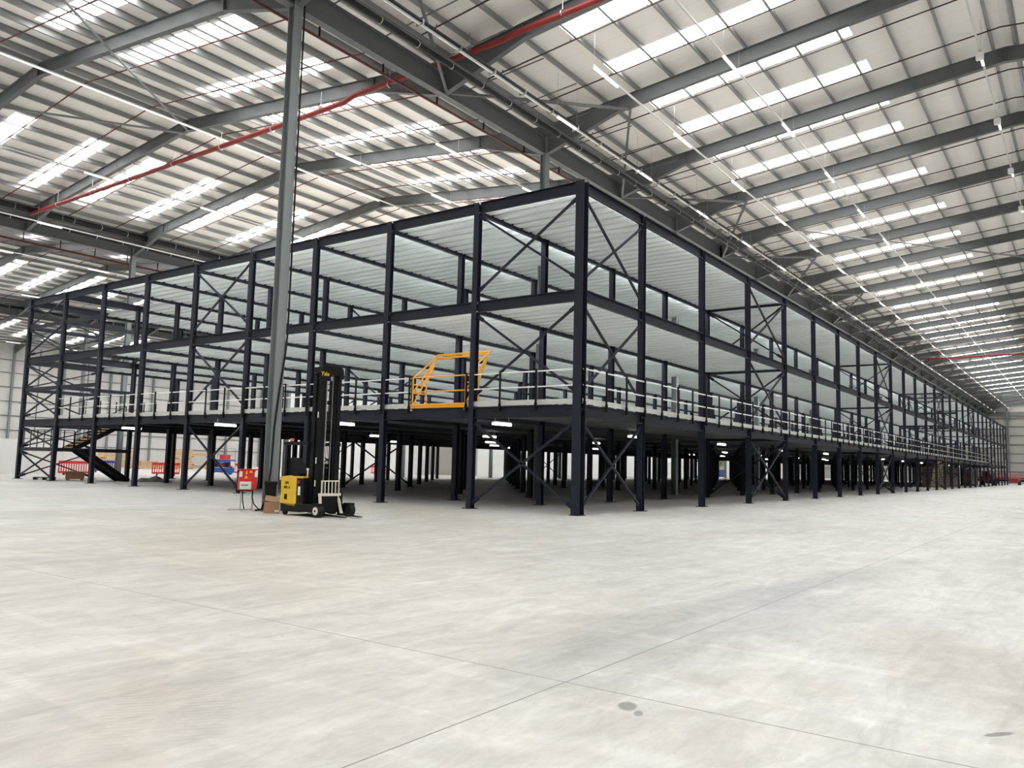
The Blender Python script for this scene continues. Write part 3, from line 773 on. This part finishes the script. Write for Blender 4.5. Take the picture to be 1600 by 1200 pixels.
# overhead guard
oh = MB(); oh.box(-.56, -.44, .76, .86, 1.0, 1.93).box(.40, .50, .76, .86, 1.0, 1.93); oh.build('guard_post', M['truckblack'], tr)
gt = MB(); gt.box(-.58, .52, -.14, .88, 1.93, 1.945) if False else None
for i in range(8): gt.box(-.56, .5, -.12 + .14 * i, -.08 + .14 * i, 1.90, 1.95)
gt.box(-.58, -.52, -.16, .9, 1.88, 1.97).box(.46, .52, -.16, .9, 1.88, 1.97); gt.build('overhead_guard', M['truckblack'], tr)
bc = MB().disc((-.45, .72, 2.02), .05, .09, 'z', 16).build('beacon', M['orange'], tr); bc['label'] = 'orange beacon lens'
MB().disc((-.45, .72, 1.97), .06, .03, 'z', 16).build('beacon_base', M['truckblack'], tr)
# mast: three nested uprights each side, cross members, chains, cylinders
ms = MB()
for sx in (-1, 1):
    ms.box(sx * .28 - .06 - .05, sx * .28 + .06 - .05, -.36, -.20, .06, 3.90)
    ms.box(sx * .19 - .04 - .05, sx * .19 + .04 - .05, -.34, -.20, .08, 3.86)
ms.build('outer_mast', M['truckblack'], tr)
mi = MB()
for sx in (-1, 1): mi.box(sx * .34 - .035 - .05, sx * .34 + .035 - .05, -.20, -.06, .10, 3.80)
mi.build('inner_mast', M['truckblack'], tr)
cr = MB(); cr.prism([(-.48, 3.62), (-.48, 3.86), (-.44, 3.96), (-.34, 4.03), (.22, 4.03), (.29, 3.99), (.32, 3.9), (.32, 3.70), (.18, 3.70), (.14, 3.80), (-.10, 3.80), (-.14, 3.62)], -.40, -.36, 'xz')
cr.box(-.44, .31, -.36, -.06, 3.84, 3.98)
for z in (.5, 1.3, 2.2, 3.0): MB().box(-.26, .26, -.20, -.14, z, z + .10).build('mast_cross_member', M['truckblack'], tr)
cr.build('mast_crosshead', M['truckblack'], tr)
text('Yale', .155, M['yellow'], tr, (-.315, -.405, 3.80), (pi / 2, 0, 0), 'mast_lettering')
ch = MB()
for x in (-.10, .10): ch.tube([(x, -.24, .4), (x, -.24, 3.8)], .016, 6)
ch.build('lift_chain', M['silver'], tr)
cy = MB()
for x in (-.16, .16): cy.tube([(x, -.14, .3), (x, -.14, 3.4)], .03, 10)
cy.build('lift_cylinder', M['truckblack'], tr)
hs = MB(); hs.tube([(-.02, -.20, .5), (-.02, -.20, 1.8), (.02, -.20, 3.7)], .012, 6).tube([(.03, -.20, .5), (.04, -.20, 3.7)], .012, 6); hs.build('mast_hose', M['black'], tr)
for i, z in enumerate((.80, 1.40, 2.62)): MB().box(-.395, -.385, -.30, -.26, z, z + .16).build('mast_label', M['label'], tr)
MB().box(-.36, .36, -.52, -.40, .12, .62).build('carriage', M['truckblack'], tr)
# load backrest
lb = MB()
for x in (-.40, .40):
    lb.bar((x * .86 - .08, -.62, .05), (x * .75 - .08, -.50, .58), .07, .05); 
lb.box(-.43, .27, -.56, -.49, .55, .62)
lb.box(-.38, .22, -.55, -.52, .93, .96)
for i in range(6):
    x = -.368 + .115 * i; lb.bar((x, -.54, .6), (x, -.535, .95), .022, .022)
lb.build('load_backrest', M['cream'], tr)
for x in (-.26, .26):
    f = MB(); f.prism([(-.54, .09), (-.54, .55), (-.50, .55), (-.50, .045), (-1.42, .03), (-1.42, .045), (-.62, .09)], x - .05, x + .05, 'yz'); f.build('fork', M['truckblack'], tr)

# ------------------------------------------------------------------ red distribution box, bin, carton, cable
rb = thing('distribution_box', 'red site power distribution box on a metal stand beside the tall grey column', 'power box', (-6.79, 6.98, 0), radians(-32))
bd = MB(); bd.prism([(-.25, .58), (.25, .58), (.25, 1.04), (.20, 1.16), (-.20, 1.16), (-.25, 1.04)], -.13, .13, 'xz'); bevel(bd.build('cabinet', M['boxred'], rb), .015)
MB().box(-.28, .28, -.17, .17, 1.155, 1.185).build('lid', M['boxred'], rb)
MB().box(-.22, .10, -.142, -.13, .61, .83).build('front_label', M['label'], rb)
text('POWER', .06, M['labelgreen'], rb, (-.08, -.144, .73), (pi / 2, 0, 0), 'label_print') if False else MB().box(-.18, .02, -.145, -.142, .71, .745).build('label_print', M['labelgreen'], rb)
wt = MB(); wt.prism([(-.10, .92), (.0, .92), (-.05, 1.01)], -.142, -.13, 'xz'); wt.build('warning_sign', M['warn'], rb)
for x in (-.20, .22): MB().box(x - .04, x + .04, -.155, -.13, .96, 1.12).build('socket', M['label'], rb)
MB().box(-.06, -.02, -.142, -.13, 1.04, 1.15).box(.03, .12, -.142, -.13, 1.08, 1.14).build('decal', M['warn'], rb)
MB().box(-.32, .14, -.22, -.12, .555, .58).build('shelf', M['truckblack'], rb)
sd_ = MB()
for x in (-.16, .16): sd_.tube([(x, 0, .58), (x, 0, .03)], .02, 8)
sd_.tube([(-.16, -.34, .025), (-.16, .3, .025)], .02, 8).tube([(.16, -.34, .025), (.16, .3, .025)], .02, 8).tube([(-.5, -.02, .03), (.26, -.02, .03)], .018, 8)
sd_.build('stand', M['silver'], rb)
cb = MB(); cb.tube([(.16, -.02, .58), (.15, -.04, .38), (.20, -.06, .2), (.32, -.08, .06), (.42, -.1, .03)], .018, 8).tube([(-.12, -.03, .58), (-.11, -.04, .3), (-.06, -.06, .05)], .016, 8); cb.build('cable', M['black'], rb)
pc = MB(); pc.tube([(-6.09, 6.42, 16), (-6.09, 6.42, 5.2), (-6.13, 6.42, 4.6), (-6.28, 6.42, 3.4), (-6.38, 6.42, 2.4), (-6.43, 6.42, 1.2), (-6.5, 6.44, .4), (-6.62, 6.52, .04), (-6.75, 6.62, .03)], .028, 8)
tag(pc.build('power_cable', M['black']), 'black power cable running down the right edge of the tall grey column', 'cable')
bn = thing('waste_bin', 'black waste bin standing behind the cardboard box by the grey column', 'bin', (-6.56, 6.22, 0), radians(-35))
b_ = MB(); b_.hexa([(-.13, -.13, 0), (.13, -.13, 0), (.13, .13, 0), (-.13, .13, 0), (-.165, -.165, .80), (.165, -.165, .80), (.165, .165, .80), (-.165, .165, .80)]); bevel(b_.build('body', M['black'], bn), .02)
bevel(MB().box(-.18, .18, -.18, .18, .78, .86).build('lid', M['black'], bn), .015)
bx = thing('cardboard_box', 'open brown cardboard box on the floor between the grey column and reach truck', 'box', (-6.83, 5.77, 0), radians(-38))
c_ = MB(); w, d, h, t = .21, .15, .30, .006
c_.box(-w, w, -d, -d + t, 0, h).box(-w, w, d - t, d, 0, h).box(-w, -w + t, -d, d, 0, h).box(w - t, w, -d, d, 0, h).box(-w, w, -d, d, 0, t); c_.build('carton', M['card'], bx)
MB().bar((0, d, h), (.02, d + .05, h + .15), .40, .006, (0, 1, 0)).build('flap', M['cardlight'], bx)
MB().bar((-w, 0, h), (-w - .06, 0, h + .10), .28, .006, (1, 0, 0)).build('flap', M['cardlight'], bx)
MB().box(.08, .19, -d - .003, -d, .03, .09).build('box_label', M['label'], bx)

# ------------------------------------------------------------------ background things
def barrier(p, rz, label, m, group=None):
    t = thing('barrier', label, 'barrier', p, rz, group)
    mb = MB(); mb.box(-1, 1, -.03, .03, .80, 1.0).box(-1, 1, -.03, .03, .12, .26).box(-1, -.92, -.03, .03, .12, 1).box(.92, 1, -.03, .03, .12, 1)
    for i in range(11): x = -.80 + .16 * i; mb.box(x - .032, x + .032, -.02, .02, .26, .80)
    mb.build('panel', m, t)
    for x in (-.62, .62): 
        f = MB(); f.prism([(-.28, 0), (.28, 0), (.24, .05), (.06, .14), (-.06, .14), (-.24, .05)], x - .03, x + .03, 'yz'); f.build('foot', M['tyre'], t)
    return t
barrier((14.0, 45.7, 0), radians(-38), 'red plastic pedestrian barrier standing alone on the bright floor before the timber stacks', M['barred'])
barrier((7.3, 46.3, 0), radians(-38), 'red plastic barrier seen behind the foot of the dark staircase', M['barred'])
barrier((14.3, 55.6, 0), radians(-38), 'dark blue plastic barrier behind the lower stair flight', M['barblue'])
barrier((23.6, 50.9, 0), radians(-38), 'red plastic barrier beside the blue scissor lift', M['barred'])
barrier((45.0, 53.5, 0), radians(-42), 'red plastic barrier beside the white wall, right of the reach truck mast', M['barred'])
barrier((33.2, 52, 0), radians(-42), 'red plastic barrier seen between the grey column and the reach truck', M['barred'])
# white hoarding at the left edge
hd = thing('hoarding', 'plain white hoarding panels on the floor left of the platform end', 'hoarding', (0, 48.6, 0))
for i in range(9):
    MB().box(-10 + 2.2 * i + .01, -10 + 2.2 * (i + 1) - .01, -.04, .04, 0, 2.45).build('panel', M['white'], hd)
# stacks of timber packs
packs = [(29.0, 74.5, 0, 2.4, .35, 'low timber pack on bearers, farthest left of the packs near the wall'), (31.6, 74.6, 0, 2.3, .55, 'low timber pack behind the red barrier'), (28.3, 78.5, 0, 2.2, 1.0, 'pale timber pack at the bottom of the tall pair by the stairs'), (28.3, 78.5, 1.02, 2.2, 1.0, 'pale timber pack on top of the tall pair by the stairs'), (34.3, 76, 0, 2.0, 1.2, 'tall timber pack just left of the braced columns'), (34.3, 76, 1.22, 2.0, 1.1, 'timber pack lying on the tall pack left of the braced columns'), (37.3, 77, 0, 2.6, .5, 'low timber pack under the grey boards'), (37.3, 77, 1.47, 2.8, .55, 'long timber pack raised on top of the grey boards'), (31.0, 77.8, 0, 2.0, .9, 'timber pack standing behind the low red-brown packs'), (25.0, 75.0, 0, 2.3, 1.1, 'timber pack seen under the stair landing, lower of two'), (25.0, 75.0, 1.12, 2.3, .9, 'timber pack seen under the stair landing, upper of two'), (22.4, 74.2, 0, 1.8, 1.6, 'tall pale timber pack behind the blue barrier')]
for i, (x, y, z, w, h, lb_) in enumerate(packs):
    t = thing('timber_pack', lb_, 'timber', (x, y, z), radians(-20 + 8 * (i % 3)))
    if z == 1.5:
        pass
    for s in (-.35, .35): MB().box(s * w - .05, s * w + .05, -.5, .5, 0, .09).build('bearer', M['wooddark'], t)
    n = max(1, round((h - .09) / .16)); dz = (h - .09) / n
    for k in range(n):
        MB().box(-w / 2, w / 2, -.5, .5, .09 + k * dz, .09 + (k + 1) * dz - .02).build('board_layer', M['wood'], t)
gb = thing('board_stack', 'grey wrapped stack of boards between the timber packs', 'boards', (37.3, 77, .50), radians(-12))
MB().box(-1.3, 1.3, -.5, .5, .1, .96).build('boards', M['kick'], gb)
for s in (-.9, .9): MB().box(s - .06, s + .06, -.5, .5, 0, .1).build('bearer', M['wooddark'], gb)
# blue scissor lift
sl = thing('scissor_lift', 'blue scissor lift with guard rails parked beyond the platform', 'lift', (21.6, 49.6, 0), radians(-36))
bevel(MB().box(-1.1, 1.1, -.45, .45, .2, .62).build('chassis', M['blue'], sl), .04)
for x in (-.75, .75):
    for y in (-.42, .42): MB().disc((x, y, .2), .2, .14, 'y', 20).build('wheel', M['blue'], sl)
sc_ = MB()
for i in range(3):
    z = .65 + i * .14
    for y in (-.3, .3): sc_.bar((-.9, y, z), (.9, y, z + .14), .05, .07).bar((.9, y, z), (-.9, y, z + .14), .05, .07)
sc_.build('scissor_arms', M['truckblack'], sl)
MB().box(-1.15, 1.15, -.45, .45, 1.08, 1.32).build('platform', M['blue'], sl)
rl = MB()
for y in (-.43, .43):
    for z in (1.75, 2.3): rl.tube([(-1.1, y, z), (1.1, y, z)], .02, 6)
    for i in range(4): rl.tube([(-1.1 + .733 * i, y, 1.3), (-1.1 + .733 * i, y, 2.3)], .02, 6)
for x in (-1.1, 1.1):
    for z in (1.75, 2.3): rl.tube([(x, -.43, z), (x, .43, z)], .02, 6)
rl.build('guard_rail', M['colgrey'], sl)
MB().box(-.2, .7, -.3, .2, 1.33, 1.75).build('red_case', M['barred'], sl)
MB().box(.75, 1.1, -.46, -.45, .8, 1.2).build('sign_plate', M['label'], sl)
# things under the stairs
t = thing('crate', 'brown wooden crate on the floor under the dark staircase', 'crate', (1.75, 34.6, 0), radians(-30))
MB().box(-.46, .46, -.4, .4, .08, .50).build('box', M['wooddark'], t)
for x in (-.36, .36): MB().box(x - .06, x + .06, -.4, .4, 0, .08).build('bearer', M['wooddark'], t)
t = thing('pallet', 'black plastic pallet on the floor left of the wooden crate', 'pallet', (.55, 35.6, 0), radians(-30))
MB().box(-.55, .55, -.4, .4, .11, .15).build('top_deck', M['black'], t)
for x in (-.45, 0, .45): MB().box(x - .08, x + .08, -.4, .4, 0, .11).build('block', M['black'], t)
t = thing('tarpaulin', 'grey crumpled tarpaulin at the foot of the dark staircase', 'tarpaulin', (4.7, 31.6, 0))
tm = MB(); n = 12
for i in range(n + 1):
    for j in range(n + 1):
        u, v = i / n * 2 - 1, j / n * 2 - 1; r2 = max(0, 1 - u * u) * max(0, 1 - v * v)
        tm.v.append((u * 1.1, v * .6, .32 * r2 * (.7 + .5 * sin(7 * u + 3 * v) * cos(5 * v)) + .004))
for i in range(n):
    for j in range(n): a = i * (n + 1) + j; tm.f.append((a, a + n + 1, a + n + 2, a + 1))
tm.build('sheet', M['grey'], t)
# brown board stacks under the right-hand face
for i, (x, y, w, h, lb_) in enumerate(((90, 3.6, 5.0, 2.5, 'dark brown board stack nearest the right-hand stairs'), (97, 3.4, 6.5, 2.6, 'dark brown board stack, second along from the right-hand stairs'), (105, 3.2, 7.0, 2.55, 'dark brown board stack with a pale post beside it'), (120, 2.6, 8.0, 2.5, 'dark brown board stack standing apart, nearest the red machine'))):
    t = thing('board_stack', lb_, 'boards', (x, y, 0))
    for s in (-.4, .4): MB().box(s * w - .07, s * w + .07, -.6, .6, 0, .1).build('bearer', M['wooddark'], t)
    MB().box(-w / 2, w / 2, -.6, .6, .1, h * .5 - .01).build('lower_pack', M['brown'], t)
    MB().box(-w / 2 + .05, w / 2 - .05, -.58, .58, h * .5, h).build('upper_pack', M['brown'], t)
# greenery and a blue skip beyond the far doorway
for (x, y, lb_) in ((144.5, 53.0, 'leafy green potted tree just beyond the far doorway, nearer the left jamb'), (149.2, 54.6, 'leafy green potted tree beyond the far doorway, set further back')):
    t = thing('potted_tree', lb_, 'tree', (x, y, 0))
    MB().tube([(0, 0, .4), (.05, 0, 1.6), (0, .08, 2.8)], .08, 8).build('trunk', M['wooddark'], t)
    MB().tube([(0, 0, 0), (0, 0, .5)], .4, 14).build('pot', M['black'], t)
    fm = MB(); rr = random.Random(int(x))
    for i in range(500):
        a, b, q_ = rr.uniform(0, 6.28), rr.uniform(-1, 1), rr.uniform(.5, 1.0)
        c = Vector((cos(a) * sqrt(1 - b * b) * 2.0 * q_, sin(a) * sqrt(1 - b * b) * 2.0 * q_, 3.3 + 1.7 * b * q_))
        u = Vector((rr.uniform(-1, 1), rr.uniform(-1, 1), rr.uniform(-1, 1))).normalized() * .2; v = u.orthogonal().normalized() * .11
        fm.face((c - u, c + v, c + u, c - v))
    fm.build('foliage', M['leaf'], t)
t = thing('skip', 'blue waste skip standing in the far doorway below the trees', 'skip', (142.2, 51.0, 0))
k_ = MB(); k_.prism([(-1.6, 0.12), (1.6, .12), (2.0, 1.5), (-2.0, 1.5)], -.8, .8, 'xz'); k_.build('body', M['blue'], t)
for x in (-1.2, 1.2): MB().box(x - .1, x + .1, -.7, .7, 0, .12).build('foot', M['truckblack'], t)
# red machine and red lorry far along the right
def tracked(p, label, s=1.0):
    t = thing('telehandler', label, 'vehicle', p, 0)
    bevel(MB().box(-2.4 * s, 2.4 * s, -.9, .9, .65, 1.5).build('body', M['redveh'], t), .1)
    MB().box(-.6, 1.0, -.2, .85, 1.5, 2.4).build('cab', M['redveh'], t)
    MB().bar((-2.2 * s, -.55, 1.7), (3.2 * s, -.55, 1.4), .4, .4).build('boom', M['redveh'], t)
    for x in (-1.6 * s, 1.6 * s):
        for y in (-.95, .95): MB().disc((x, y, .55), .55, .36, 'y', 20).build('wheel', M['tyre'], t)
tracked((139, 1.9, 0), 'red wheeled machine under the far right end of the platform')
t = thing('flatbed_trailer', 'red flatbed trailer with pale load by the far end wall', 'trailer', (171, .6, 0), radians(78))
MB().box(-6, 6, -1.2, 1.2, 1.0, 1.35).build('bed', M['redveh'], t)
for i in range(4): MB().box(-5.6 + 2.9 * i, -2.9 + 2.9 * i, -1.0, 1.0, 1.36, 2.25).build('load', M['pink'], t)
for x in (-4.6, -3.4, 3.2, 4.4):
    for y in (-1, 1): MB().disc((x, y, .5), .5, .35, 'y', 18).build('wheel', M['tyre'], t)
MB().box(-6.1, 6.1, -.9, .9, .55, .95).build('chassis', M['truckblack'], t)
t = thing('red_machine', 'low red machine between the platform end and the trailer', 'vehicle', (158, -.6, 0), 0)
bevel(MB().box(-2.2, 2.2, -.8, .8, .4, 1.25).build('body', M['redveh'], t), .12)
for x in (-1.5, 1.5): MB().disc((x, -.8, .4), .4, .3, 'y', 18).build('wheel', M['tyre'], t)
